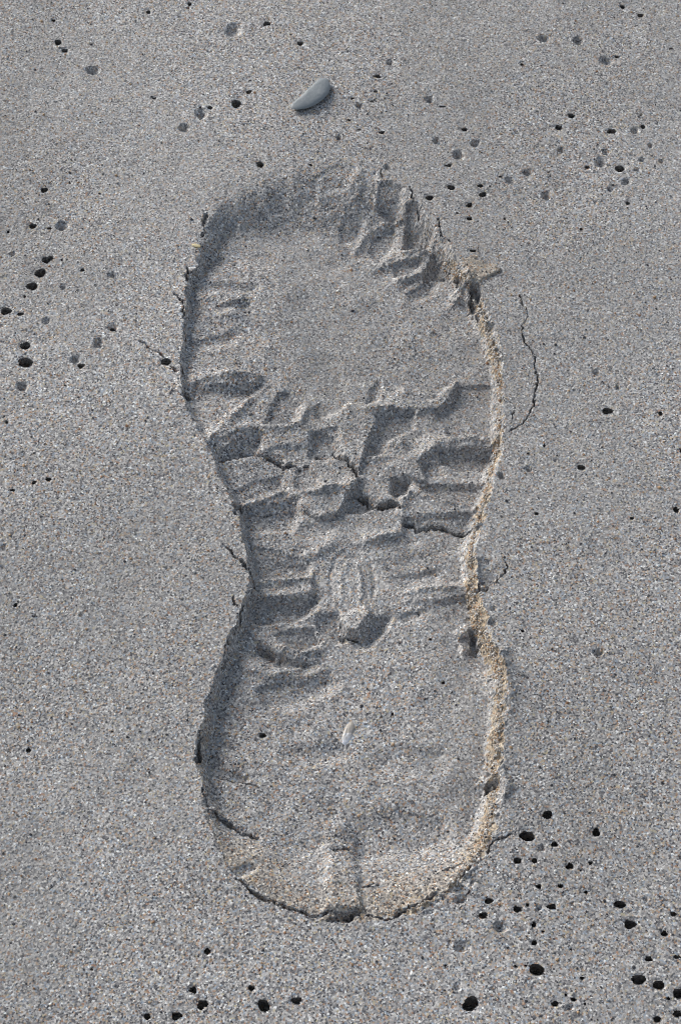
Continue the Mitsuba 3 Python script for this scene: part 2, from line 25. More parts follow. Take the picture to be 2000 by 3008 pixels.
CRACKS = [([(-47.7,619.2,0.63),(-48.5,621.6,1.01),(-48.9,619.0,1.2),(-49.6,610.3,1.25)],4,'p'),([(15.1,643.9,0.51),(15.4,640.7,0.63)],3,'p'),([(25.1,635.6,0.65),(25.7,632.8,0.76),(25.8,630.5,0.91),(26.5,628.7,0.7)],4,'s'),([(28.1,627.1,0.77),(28.5,624.4,1.14),(28.6,622.6,0.62)],4,'s'),([(34.7,619.7,0.4),(35.6,616.6,0.64),(35.8,614.0,1.0),(36.3,610.3,0.76)],4,'s'),([(-54.2,594.3,0.98),(-54.3,591.8,1.1),(-54.4,588.5,0.73)],4,'p'),([(-58.4,582.2,0.54),(-55.9,578.2,0.77),(-55.1,574.9,0.84),(-54.6,570.1,0.59)],3.5,'s'),([(-54.2,564.3,0.59),(-54.2,561.8,0.82),(-53.9,557.4,0.59)],3.5,'p'),([(-55.5,550.0,0.84),(-54.6,547.2,0.85),(-53.6,544.4,0.66),(-51.6,542.8,0.57)],4,'s'),([(-69.4,559.2,0.43),(-65.8,556.2,0.73),(-63.1,554.7,0.71),(-60.9,551.8,0.54)],3,'s'),([(-58.3,547.5,0.42),(-55.9,545.3,0.71)],3,'s'),([(-40.6,508.8,0.87),(-37.4,509.9,1.31),(-33.9,510.7,0.88)],5,'p'),([(-33.7,512.0,1.17),(-29.3,512.7,1.02),(-28.5,511.1,1.15),(-25.2,511.3,1.16),(-21.5,509.3,1.5),(-19.1,507.0,1.29),(-16.3,508.0,0.87),(-14.8,507.7,1.26),(-13.2,506.4,1.09)],5,'p'),([(-11.9,507.7,0.87),(-10.7,508.0,0.87)],4,'p'),([(-8.1,511.8,0.87),(-5.7,511.3,1.31)],5,'p'),([(-2.3,514.0,0.52),(0.0,510.8,0.94),(2.8,508.8,1.34),(4.1,506.7,1.12),(5.2,504.4,0.96),(6.2,501.5,0.83)],6,'p'),([(5.2,495.5,1.13),(6.8,494.9,1.97),(8.7,494.3,1.84),(9.2,492.4,1.2),(10.2,490.8,2.1),(11.8,489.9,1.7),(13.5,490.8,2.53),(15.7,490.9,2.55),(19.1,490.4,1.69)],8,'p'),([(21.0,484.7,1.39),(24.6,483.5,1.72),(24.8,481.6,1.39),(27.9,482.8,1.39),(31.7,482.6,1.81),(35.7,481.2,1.67),(40.1,480.1,1.67),(43.6,481.2,0.96)],7,'p'),([(-27.2,486.7,0.42),(-24.6,487.5,0.7),(-22.7,488.5,0.42)],3,'p'),([(-38.5,471.8,0.51),(-36.8,470.2,0.88),(-35.1,468.2,0.75),(-32.9,465.9,0.86),(-31.5,464.1,0.85)],5,'s'),([(-30.6,463.4,1.14),(-29.5,460.7,1.35),(-29.2,461.9,0.66)],5,'p'),([(-28.7,460.3,0.67),(-27.8,457.2,0.77),(-27.5,455.2,0.54)],4,'p'),([(-34.1,450.3,0.65),(-33.8,447.9,0.87),(-33.1,446.1,0.55)],4,'s'),([(-30.6,448.5,0.44),(-32.4,440.6,0.56),(-34.9,434.4,0.67),(-35.9,429.3,0.65),(-37.0,422.8,0.54)],3,'p'),([(0.1,444.2,0.76),(1.1,439.7,0.8),(3.0,438.9,1.17),(5.4,438.7,1.04)],3.5,'p'),([(-43.0,398.9,0.52),(-42.7,397.0,0.52)],3,'p'),([(-36.8,385.8,0.36),(-31.9,385.0,0.47),(-29.5,383.9,0.58),(-25.0,382.4,0.35)],3,'p'),([(-41.2,379.1,0.41),(-40.7,375.5,0.51),(-40.2,372.5,0.4)],3,'p'),([(-39.3,371.0,0.58),(-37.5,371.0,1.03),(-34.1,368.8,1.0),(-30.4,366.5,1.01),(-24.1,363.8,0.57)],3,'p'),([(-30.5,348.3,0.32),(-27.7,345.9,0.53),(-25.5,343.7,0.96),(-23.3,342.4,1.73),(-20.7,340.9,1.41),(-14.1,338.1,1.2),(-11.8,337.5,1.42),(-7.1,335.9,0.88),(-4.0,337.2,1.32)],6,'p'),([(6.9,336.6,0.55),(13.2,335.1,0.44),(16.0,335.8,0.87),(17.8,338.6,1.09),(23.2,340.6,0.87)],5,'p'),([(23.2,341.3,1.31),(26.0,342.4,1.52),(29.0,344.2,1.3),(31.7,345.2,0.99)],4,'p'),([(35.5,349.3,1.08),(37.2,350.5,0.84),(40.2,354.2,0.73),(41.1,353.2,0.52)],4,'p'),([(43.2,356.9,0.51),(45.1,361.2,0.61)],3,'p'),([(45.1,361.3,0.45),(46.6,361.8,0.57),(48.3,362.1,0.56),(51.7,364.2,0.44)],4,'s'),([(29.9,352.1,0.56),(34.2,353.5,0.67),(37.2,354.3,0.34)],3,'p'),([(6.3,346.5,0.56),(8.2,346.7,0.45),(11.6,347.1,0.56)],3,'p'),([(-2.2,359.5,0.91),(0.0,360.2,0.69),(2.5,360.2,0.46)],3.5,'p'),([(36.2,343.1,0.51),(37.2,344.4,0.62)],4,'s'),([(43.7,455.2,0.97),(44.4,453.0,1.29),(46.8,453.4,1.33),(48.4,455.8,1.01),(49.9,457.1,0.52),(52.4,459.5,0.52)],6,'s'),([(52.6,459.8,0.35),(53.7,461.4,0.55),(53.4,464.8,0.44)],3,'s'),([(49.7,387.7,0.51),(49.5,386.4,0.61)],3,'s'),([(48.9,388.9,0.73),(47.7,386.4,0.83)],5,'p'),([(63.4,581.4,0.24),(63.6,578.2,0.38),(64.9,574.9,0.25),(65.3,570.9,0.18),(63.9,568.5,0.24),(63.1,564.2,0.35),(63.5,558.9,0.38),(65.7,555.8,0.47),(66.6,552.6,0.54),(66.8,547.2,0.53),(66.9,541.0,0.52),(66.1,534.1,0.52),(64.9,529.5,0.53),(63.1,525.8,0.49),(61.1,522.5,0.46),(58.5,520.4,0.42),(56.0,519.0,0.21)],4.0,'curve'),([(58.4,527.6,0.47),(57.6,525.0,0.35)],2.5,'s')]
HOLES = [(-59.0,736.9,0.85,1.16),(-74.8,732.1,0.85,1.16),(-111.5,727.2,0.93,0.89),(-108.8,714.2,1.59,1.51),(-105.8,709.4,1.25,1.25),(-28.7,725.0,1.43,1.4),(-15.5,713.3,1.42,1.13),(-70.3,682.5,0.9,0.72),(-34.6,685.9,1.07,1.09),(-39.3,679.6,1.96,2.15),(-52.8,677.5,0.49,0.72),(-49.1,677.5,1.06,0.95),(-52.2,672.4,1.06,1.07),(-29.6,646.6,1.6,1.6),(-10.9,646.5,0.64,0.69),(-108.1,634.0,1.43,1.35),(-99.0,637.6,0.48,0.57),(-110.9,615.5,1.41,1.32),(-104.8,614.3,0.86,0.66),(-119.4,612.4,0.55,0.55),(110.1,735.7,1.02,1.16),(116.8,730.5,1.18,1.28),(127.1,711.1,0.83,0.63),(69.3,701.3,0.83,0.86),(14.0,694.9,1.57,0.98),(13.3,686.2,0.82,0.72),(4.5,682.1,0.66,0.72),(11.7,680.7,0.82,0.54),(38.3,678.0,1.06,0.6),(3.0,670.3,0.81,0.53),(6.9,665.2,0.97,0.53),(15.3,663.8,1.29,0.7),(46.2,665.9,1.21,0.94),(86.5,673.4,1.47,1.31),(81.4,666.9,1.38,1.41),(101.0,665.0,1.78,1.41),(112.9,667.3,0.97,0.94),(102.6,644.8,2.08,1.6),(90.8,645.8,1.04,0.91),(39.8,646.6,1.28,0.91),(40.4,635.2,1.51,1.24),(32.4,630.0,1.58,1.23),(51.8,631.5,1.58,1.23),(51.0,635.9,1.35,0.79),(46.7,626.2,1.26,1.11),(46.5,619.4,1.02,0.99),(58.7,640.6,0.8,0.57),(104.3,626.9,0.95,0.89),(47.3,603.2,1.09,0.75),(59.3,619.1,0.47,0.55),(42.2,622.1,0.39,0.44),(76.5,643.2,0.48,0.46),(86.4,613.5,0.7,0.55),(112.6,673.8,0.57,0.59),(105.9,706.2,1.17,0.62),(-104.3,598.7,1.93,1.82),(-99.1,598.3,0.54,0.64),(-106.3,592.0,2.08,2.02),(-108.7,585.5,2.07,1.89),(-91.5,593.4,0.92,0.85),(-110.9,580.4,0.46,0.63),(-116.9,573.7,1.97,1.76),(-111.7,572.2,1.21,0.82),(-108.8,557.1,1.8,1.82),(-108.1,549.4,2.61,2.29),(-88.9,547.8,1.27,1.29),(-59.8,549.6,1.79,1.69),(-112.1,522.3,0.66,0.57),(-113.5,524.9,0.37,0.48),(-96.3,497.9,1.0,0.74),(-101.0,496.6,0.86,0.74),(-107.8,493.4,0.79,0.64),(-93.6,538.7,0.37,0.44),(-38.0,600.6,0.69,0.53),(-33.4,576.5,0.68,0.46),(-79.3,565.9,0.91,0.92),(90.1,527.9,1.61,1.74),(107.9,526.5,0.73,0.87),(79.7,503.2,1.22,1.3),(109.6,485.2,1.14,1.09),(113.4,510.3,0.43,0.94),(68.0,512.6,0.43,0.56),(62.4,509.1,0.36,0.47),(-103.1,447.1,0.83,0.85),(-94.7,393.2,0.79,0.93),(-23.9,401.5,0.99,1.02),(-69.5,399.3,0.33,0.39),(64.0,483.8,0.78,0.63),(94.8,481.7,0.64,0.63),(28.4,437.5,0.41,0.41),(32.0,420.8,0.67,0.48),(16.1,409.2,0.33,0.4),(57.2,437.1,0.61,0.58),(-38.1,325.0,0.93,1.1),(-70.8,319.3,0.37,0.34),(-41.7,312.8,1.17,1.08),(-25.2,313.2,0.98,0.95),(-38.9,308.3,1.47,1.61),(-21.6,307.8,1.89,1.74),(-12.4,309.3,1.47,1.27),(-54.3,304.7,1.1,0.93),(-46.0,304.9,1.46,1.33),(61.5,370.1,1.55,1.49),(75.6,364.0,1.35,1.33),(55.1,362.8,1.99,1.99),(63.1,360.0,1.02,1.03),(51.9,354.5,1.21,1.16),(56.8,354.4,0.96,0.8),(67.1,352.6,1.08,1.23),(73.3,353.7,0.64,0.58),(70.2,351.1,0.38,0.43),(57.7,345.9,0.82,0.86),(64.1,346.1,0.82,0.72),(71.3,343.9,0.69,0.64),(80.9,340.0,1.7,1.35),(83.3,333.6,1.81,1.47),(96.1,336.6,1.0,0.78),(93.0,330.5,1.0,0.98),(43.0,341.1,1.32,0.99),(41.2,336.3,1.32,1.13),(51.1,338.4,1.26,1.13),(54.2,339.7,0.57,0.57),(61.1,339.3,1.26,1.13),(55.6,333.2,0.81,0.84),(58.1,331.1,0.44,0.42),(55.4,327.5,0.81,0.9),(55.7,319.0,2.1,1.98),(49.8,320.0,0.62,0.55),(52.7,320.2,0.49,0.48),(68.5,316.3,0.62,0.61),(84.5,315.9,1.97,1.63),(90.0,314.2,1.72,1.49),(95.4,311.5,1.59,1.62),(87.9,322.5,1.05,0.96),(96.0,322.9,1.05,0.62),(92.5,309.9,0.49,0.54),(94.5,305.3,1.34,1.14),(88.8,303.7,1.16,0.93),(36.6,308.5,2.39,2.08),(60.4,308.4,1.04,0.94),(65.7,309.7,0.8,0.67),(63.6,311.1,0.37,0.47),(68.8,308.3,0.37,0.54),(29.9,320.5,0.56,0.41),(65.9,325.4,0.37,0.35)]
DIMPLES = [(-52.4,674.4,2.44,2.61),(-58.3,666.5,1.94,2.59),(-100.1,615.6,2.5,2.63),(-94.2,698.3,2.9,2.46),(-59.8,734.4,1.02,1.03),(-117.0,601.3,0.93,1.29),(-41.4,721.0,3.53,4.3),(-0.6,661.2,1.29,1.87),(18.7,702.9,1.49,1.97),(7.1,678.0,1.55,1.43),(33.6,681.9,1.8,2.04),(36.0,659.6,1.61,1.86),(50.0,658.3,1.93,2.32),(43.7,652.2,2.41,2.53),(17.4,646.0,1.44,1.37),(81.6,655.1,1.45,1.74),(98.0,654.2,1.61,2.08),(95.9,648.3,2.24,2.98),(109.7,665.3,1.78,2.0),(115.0,657.2,1.29,1.63),(110.7,649.3,1.2,1.38),(118.1,648.8,1.2,1.38),(108.9,643.7,1.12,1.37),(104.4,637.6,1.91,1.92),(98.6,634.2,1.19,1.69),(74.6,630.9,2.06,2.46),(68.6,643.1,1.91,2.05),(61.7,639.1,1.59,1.81),(78.8,716.6,2.51,2.26),(91.5,715.3,2.01,2.76),(101.6,704.1,2.91,3.1),(92.4,626.9,0.95,1.11),(67.6,605.9,0.78,0.86),(-79.3,566.2,1.96,2.04),(-83.4,558.6,2.25,2.62),(-97.3,585.4,1.38,1.47),(-102.5,569.0,1.66,1.85),(-80.9,591.1,2.0,1.8),(-117.6,566.7,1.06,0.92),(-108.2,538.7,2.22,2.55),(-90.8,550.6,1.94,2.19),(53.5,499.8,1.44,1.84),(62.1,503.0,1.3,1.58),(87.7,545.9,1.34,1.59),(71.4,506.1,0.94,0.93),(94.2,538.2,0.96,1.27),(-108.5,469.8,0.98,1.24),(63.5,402.7,0.66,0.71),(80.7,428.5,2.03,1.65),(47.9,440.1,1.51,1.85),(48.5,445.6,0.96,1.02),(-22.7,318.7,0.56,0.61),(59.4,359.0,1.28,1.32),(57.0,338.8,1.32,1.27),(46.2,332.4,2.25,2.24),(34.6,341.7,2.14,1.92),(67.1,340.2,0.75,0.78),(88.6,341.4,1.01,1.0),(64.0,307.2,1.22,1.27),(100.0,355.8,0.77,1.32),(34.8,326.3,2.61,1.66),(33.2,313.7,1.35,1.35),(38.3,346.8,1.01,1.08),(25.1,337.3,1.88,0.92)]
STONE = [(-19.0,675.6),(-18.2,677.4),(-15.6,680.2),(-12.9,684.3),(-10.5,687.5),(-8.6,690.3),(-6.5,691.9),(-4.7,691.0),(-3.7,688.0),(-4.0,684.3),(-5.5,681.1),(-8.2,677.9),(-11.5,675.4),(-14.8,674.2),(-17.9,674.0)]
CHIP = [(-53.3,605.6),(-51.7,605.8),(-49.9,605.0),(-50.0,603.9),(-51.7,604.1),(-53.0,604.8)]
SHELL = [(2.5,406.7),(3.6,406.8),(4.3,405.9),(4.1,403.7),(3.8,401.2),(3.0,399.0),(1.7,397.8),(0.5,398.4),(0.2,400.2),(0.8,402.7),(1.5,404.9)]
VIEW = [(-142.5,751.2),(142.5,751.2),(100.6,297.0),(-100.6,297.0)]
WALL = [(36.5,603.6,1.23),(41.1,595.2,1.58),(46.3,585.3,1.41),(50.0,572.3,1.23),(52.8,557.9,1.41),(54.1,543.8,1.41),(53.7,530.1,1.23),(52.7,516.6,1.06),(50.7,506.3,1.06),(47.8,494.7,1.23),(45.1,483.3,1.41),(42.5,473.5,1.58),(41.9,466.6,1.58),(42.1,458.4,1.76),(42.4,449.0,2.64),(44.0,438.4,2.99),(48.0,429.3,2.99),(49.5,420.3,2.64),(48.8,409.0,2.29),(48.0,397.8,1.94),(46.5,388.1,2.11),(46.1,380.9,2.46),(44.6,370.2,1.94),(42.1,362.1,2.11),(38.0,353.5,2.29),(32.3,346.2,1.76),(25.7,341.7,1.41),(18.7,338.3,1.23),(9.9,336.7,0.88)]

rng = np.random.default_rng(7)
F32 = np.float32
TAB = rng.random((4, 1024, 1024)).astype(F32)
LIGHT = np.array([-0.72, 0.69])


def n2(x, y, s, k=0):
    """Smooth value noise in -0.5..0.5 with features s mm across."""
    x, y = x / s + 511.3 + 37 * k, y / s + 400.7 + 91 * k
    i, j = np.floor(x).astype(np.int32), np.floor(y).astype(np.int32)
    a, b = (x - i).astype(F32), (y - j).astype(F32)
    a, b = a * a * (3 - 2 * a), b * b * (3 - 2 * b)
    t = TAB[k % 4]
    i, j, i1, j1 = i & 1023, j & 1023, (i + 1) & 1023, (j + 1) & 1023
    return (t[i, j] * (1 - a) + t[i1, j] * a) * (1 - b) + (t[i, j1] * (1 - a) + t[i1, j1] * a) * b - F32(0.5)


def sstep(a, b, x):
    t = np.clip((x - a) / (b - a), 0, 1)
    return t * t * (3 - 2 * t)


def seg_dist(x, y, pts, closed=False):
    """Distance to a polyline, the nearest parameter along it (0..1), the signed side (+ right hand of its direction)."""
    p = np.asarray(pts, float)[:, :2]
    q = np.vstack([p, p[:1]]) if closed else p
    ln = np.linalg.norm(np.diff(q, axis=0), axis=1)
    tot, acc = ln.sum(), 0.0
    best = np.full(x.shape, 1e9, F32); par = np.zeros(x.shape, F32); side = np.zeros(x.shape, F32)
    for k in range(len(q) - 1):
        (ax, ay), (bx, by) = q[k], q[k + 1]
        dx, dy = (bx - ax) / ln[k], (by - ay) / ln[k]
        u = (x - ax) * dx + (y - ay) * dy
        s = (x - ax) * dy - (y - ay) * dx
        o = np.clip(u, 0, ln[k]) - u
        d = np.sqrt(s * s + o * o)
        m = d < best
        best = np.where(m, d, best); par = np.where(m, (acc + np.clip(u, 0, ln[k])) / tot, par); side = np.where(m, s, side)
        acc += ln[k]
    return best, par, side


def inside(x, y, pts):
    p = np.asarray(pts, float)
    c = np.zeros(x.shape, bool)
    for (ax, ay), (bx, by) in zip(p, np.roll(p, -1, 0)):
        if ay != by:
            c ^= ((ay > y) != (by > y)) & (x < (bx - ax) * (y - ay) / (by - ay) + ax)
    return c


# the grid: fine where the photograph looks, growing coarser towards the horizon
def grown(start, step, ratio, end):
    out, p = [], start
    while abs(p) < end:
        step *= ratio; p += step; out.append(p)
    return out


core_x = np.arange(-143, 143, 0.33)
core_y = [286.0]
while core_y[-1] < 765:
    core_y.append(core_y[-1] + 0.30 + 0.15 * (core_y[-1] - 286) / 480)
out_x = grown(core_x[-1], 0.4, 1.35, 90000)
xs = np.array([-v for v in reversed(out_x)] + list(core_x) + out_x)
ys = np.array(sorted(grown(core_y[0], -0.4, 1.35, 90000)) + core_y + grown(core_y[-1], 0.5, 1.35, 90000))
X, Y = np.meshgrid(xs, ys)
X, Y = X.astype(F32), Y.astype(F32)
NY, NX = X.shape
core = (np.abs(X) < 144) & (Y > 285) & (Y < 768)
# ragged, granular edges: every feature is looked up at slightly displaced places
WX = X + core * (0.55 * n2(X, Y, 1.7, 0) + 0.8 * n2(X, Y, 6, 1) + 0.5 * n2(X, Y, 0.6, 2))
WY = Y + core * (0.55 * n2(X, Y, 1.7, 3) + 0.8 * n2(X, Y, 6, 2) + 0.5 * n2(X, Y, 0.6, 1))
Z = (1.1 * n2(X, Y, 75, 0) + 0.5 * n2(X, Y, 30, 3) + core * (0.28 * n2(X, Y, 11, 1) + 0.12 * n2(X, Y, 4, 2))).astype(F32)
PART = np.zeros(X.shape, np.int32)          # which object or part each grid point belongs to
names = {0: 'sand'}


def region(name):
    k = len(names)
    names[k] = name
    return k


counts = {}


def numbered(base):
    counts[base] = counts.get(base, -1) + 1
    return base if counts[base] == 0 else f'{base}_{counts[base]:03d}'


def window(pts, margin):
    p = np.asarray(pts, float)
    x0, y0 = p[:, :2].min(0) - margin; x1, y1 = p[:, :2].max(0) + margin
    return np.s_[np.searchsorted(ys, y0):np.searchsorted(ys, y1), np.searchsorted(xs, x0):np.searchsorted(xs, x1)]


# the sunken print: depth grows from the rim line to the sole line
w = window(OUTLINE, 30)
x, y = WX[w] + 1.3 * n2(X[w], Y[w], 3.3, 2), WY[w] + 1.3 * n2(X[w], Y[w], 3.3, 1)
d_out = seg_dist(x, y, OUTLINE, True)[0]
in_out = inside(x, y, OUTLINE); in_sole = inside(x, y, SOLE)
d_in = np.where(in_sole, 0, seg_dist(x, y, SOLE, True)[0])
t = np.where(in_out, d_out / (d_out + d_in + 1e-6), 0)
dp = np.array(DEPTHS)
ww = np.zeros(x.shape, F32); dd = np.zeros(x.shape, F32)
for a, b, d in dp:
    k = ((X[w] - a) ** 2 + (Y[w] - b) ** 2 + 12).astype(F32) ** -1.5
    ww += k; dd += k * F32(d)
sole = dd / ww
soft = sstep(575, 610, Y[w])            # the toe sinks in without an edge
shape = t * t * (3 - 2 * t) * (0.6 + 0.4 * soft) + 0.4 * t * (1 - soft)
FLOOR = np.zeros(X.shape, F32); FLOOR[w] = sole * shape
Z[w] -= FLOOR[w]
Z[w] += in_out * t * (1.3 * n2(X[w], Y[w], 17, 2) + 0.6 * n2(X[w], Y[w], 6, 0))
Z[w] += np.where(in_out, 0, 0.3 * np.exp(-d_out / 9) * sstep(600, 560, Y[w]))
INPRINT = np.zeros(X.shape, bool); INPRINT[w] = in_out
FP = region('footprint'); WALLID = region('footprint__side_wall'); BROKEN = region('footprint__broken_wall'); HEEL = region('footprint__heel_edge')
wp = np.array(WALL)
d_wall, par_wall, _ = seg_dist(x, y, WALL)
rad = np.interp(par_wall, np.linspace(0, 1, len(wp)), wp[:, 2])
PART[w] = np.where(in_out, np.where((t < 0.9) & (sole > 3.2), WALLID, FP), PART[w])
PART[w] = np.where(in_out & (t < 0.75) & (Y[w] < 405), HEEL, PART[w])
PART[w] = np.where(in_out & (d_wall < rad * (0.62 + 1.3 * n2(X[w], Y[w], 0.8, 0) + 1.0 * n2(X[w], Y[w], 7, 1))) & (t < 0.9), BROKEN, PART[w])

# tread marks pressed into the sole
for poly, A, k, w1, w2 in TREAD:
    w = window(poly, 2 * max(w1, w2) + 2)
    x, y = WX[w], WY[w]
    sd = seg_dist(x, y, poly, True)[0] * np.where(inside(x, y, poly), 1, -1)
    pr = -(np.asarray(poly) @ LIGHT)
    u = np.clip((-(x * LIGHT[0] + y * LIGHT[1]) - pr.min()) / (pr.max() - pr.min()), 0, 1)
    ed = w1 * (1 - u) + w2 * u
    f = sstep(-0.65 * ed, 0.35 * ed, sd)
    Z[w] -= A * f * (1 + k * (u - 0.5) * 1.3)
    PART[w] = np.where((sd > -0.1 * ed) & INPRINT[w], region(numbered('footprint__tread_mark')), PART[w])

# sand squeezed up between the lugs: flat-topped bars
for poly, A, k, w1, w2 in BARS:
    w = window(poly, 2 * max(w1, w2) + 2)
    x, y = WX[w], WY[w]
    sd = seg_dist(x, y, poly, True)[0] * np.where(inside(x, y, poly), 1, -1)
    pr = -(np.asarray(poly) @ LIGHT)
    u = np.clip((-(x * LIGHT[0] + y * LIGHT[1]) - pr.min()) / (pr.max() - pr.min()), 0, 1)
    ed = w1 * (1 - u) + w2 * u
    Z[w] += A * sstep(-0.6 * ed, 0.4 * ed, sd) * (1 - k * (u - 0.5) + 0.35 * n2(x, y, 5, 0))
    PART[w] = np.where((sd > 0) & (PART[w] == FP), region(numbered('footprint__sand_ridge')), PART[w])

for pts, A, wa, wb in RIDGES:
    w = window(pts, 3 * max(wa, wb))
    x, y = WX[w], WY[w]
    d, par, side = seg_dist(x, y, pts)
    over = np.sqrt(np.maximum(d * d - side * side, 0))
    q = np.where(side < 0, side / wa, side / wb) ** 2 + (over / (0.5 * (wa + wb))) ** 2
    end = sstep(-0.05, 0.16, par) * sstep(1.05, 0.84, par)
    Z[w] += A * np.exp(-q * 1.4) * (0.25 + 0.75 * end) * (1 + 0.7 * n2(X[w], Y[w], 3, 1) + 0.5 * n2(X[w], Y[w], 1.1, 2))

# the crumbling right-hand wall: lumps along it
for (x0, y0, r0), (x1, y1, r1) in zip(WALL[:-1], WALL[1:]):
    w = window([(x0, y0), (x1, y1)], 6)
    d = seg_dist(WX[w], WY[w], [(x0, y0), (x1, y1)])[0]
    m = np.exp(-(d / (0.9 * max(r0, r1))) ** 2)
    Z[w] += m * 0.3 * (1.5 * n2(X[w], Y[w], 2.2, 2) + 1.0 * n2(X[w], Y[w], 1.1, 3))

# clods that slid off the rim, and the gaps they left
wl = np.array(WALL)
acc = np.r_[0, np.cumsum(np.linalg.norm(np.diff(wl[:, :2], axis=0), axis=1))]
for i in range(190):
    q = rng.uniform(0, acc[-1])
    if i % 3 == 0:          # most where the wall has given way
        q = np.interp(rng.choice([4.0, 19.5, 23.0, 25.0]) + rng.normal(0, 0.8), np.arange(len(wl)), acc)
    rr = np.interp(q, acc, wl[:, 2])
    cx, cy = np.interp(q, acc, wl[:, 0]) + rng.normal(0, 0.55) * rr, np.interp(q, acc, wl[:, 1]) + rng.normal(0, 0.55) * rr
    a, b = rng.uniform(0.5, 1.5), rng.uniform(0.5, 1.3)
    w = window([(cx - 2 * a, cy - 2 * b), (cx + 2 * a, cy + 2 * b)], 1)
    d = np.sqrt(((WX[w] - cx) / a) ** 2 + ((WY[w] - cy) / b) ** 2)
    Z[w] += (-0.7 if i % 3 == 1 else 0.75) * min(a, b) * sstep(1.25, 0.55, d)

# a tilted plate of crust broken off at the rim
w = window(SLAB, 3)
x, y = WX[w] + 1.5 * n2(X[w], Y[w], 1.4, 2), WY[w] + 1.5 * n2(X[w], Y[w], 1.4, 1)
sd = seg_dist(x, y, SLAB, True)[0] * np.where(inside(x, y, SLAB), 1, -1)
u = ((x - SLAB[0][0]) * 0.8 - (y - SLAB[0][1]) * 0.6) / 14
Z[w] += sstep(-0.3, 0.3, sd) * (0.15 + 0.85 * np.clip(u, 0, 1))
PART[w] = np.where(sd > -0.05, region('sand_slab'), PART[w])

# shallow dimples
for i, (cx, cy, a, b) in enumerate(DIMPLES):
    w = window([(cx - 1.3 * a, cy - 1.3 * b), (cx + 1.3 * a, cy + 1.3 * b)], 1)
    q = np.sqrt(((WX[w] - cx) / a) ** 2 + ((WY[w] - cy) / b) ** 2)
    Z[w] -= min(0.95 * b, 2.2) * sstep(1.1, 0.2, q)
    PART[w] = np.where(q < 0.95, region(numbered('sand_dimple')), PART[w])

# voids where sand fell out
for poly, A, k, w1, w2 in VOIDS:
    w = window(poly, 4)
    x, y = WX[w] + 1.6 * n2(X[w], Y[w], 1.5, 1), WY[w] + 1.6 * n2(X[w], Y[w], 1.5, 3)
    sd = seg_dist(x, y, poly, True)[0] * np.where(inside(x, y, poly), 1, -1)
    Z[w] -= A * sstep(-0.5 * w1, 0.5 * w1, sd) * (1 + 0.9 * n2(X[w], Y[w], 1.4, 0))
    PART[w] = np.where(sd > 0, region(numbered('footprint__hollow')), PART[w])

# cracks
for pts, D, own in CRACKS:
    w = window(pts, 2)
    x, y = WX[w] + 1.0 * n2(X[w], Y[w], 1.2, 2), WY[w] + 1.0 * n2(X[w], Y[w], 1.2, 0)
    d, par, side = seg_dist(x, y, pts)
    p = np.asarray(pts)
    ln = np.r_[0, np.cumsum(np.linalg.norm(np.diff(p[:, :2], axis=0), axis=1))]
    wid = np.interp(par, ln / ln[-1], p[:, 2]) * (0.62 + 0.9 * n2(X[w], Y[w], 1.3, 1))
    Z[w] -= D * sstep(0.16, -0.16, d - wid / 2) * np.clip(0.75 + 1.6 * n2(X[w], Y[w], 2.6, 3), 0.15, 1)
    PART[w] = np.where(d < wid / 2 + 0.1, region(numbered('footprint__crack' if own == 'p' else 'sand_crack')), PART[w])

# the grains of the surface: a jittered cell pattern, each grain at its own height
GS = 0.56
gx, gy = X / GS + 3000, Y / GS + 2000
gi, gj = np.floor(gx).astype(np.int64), np.floor(gy).astype(np.int64)
best = np.full(X.shape, 9, F32); rnd = np.zeros(X.shape, F32)
for a in (-1, 0, 1):
    for b in (-1, 0, 1):
        ii, jj = (gi + a) & 1023, (gj + b) & 1023
        d = (gi + a + TAB[0][ii, jj] - gx) ** 2 + (gj + b + TAB[1][ii, jj] - gy) ** 2
        m = d < best
        best = np.where(m, d, best); rnd = np.where(m, TAB[2][ii, jj], rnd)
calm = np.clip(0.75 + 1.0 * n2(X, Y, 60, 3) + 0.6 * n2(X, Y, 25, 1), 0.35, 1.2)
calm = np.where(INPRINT, 1.0, calm)
Z += core * calm * (0.125 * (rnd - 0.5) + 0.07 * (0.4 - best)).astype(F32)

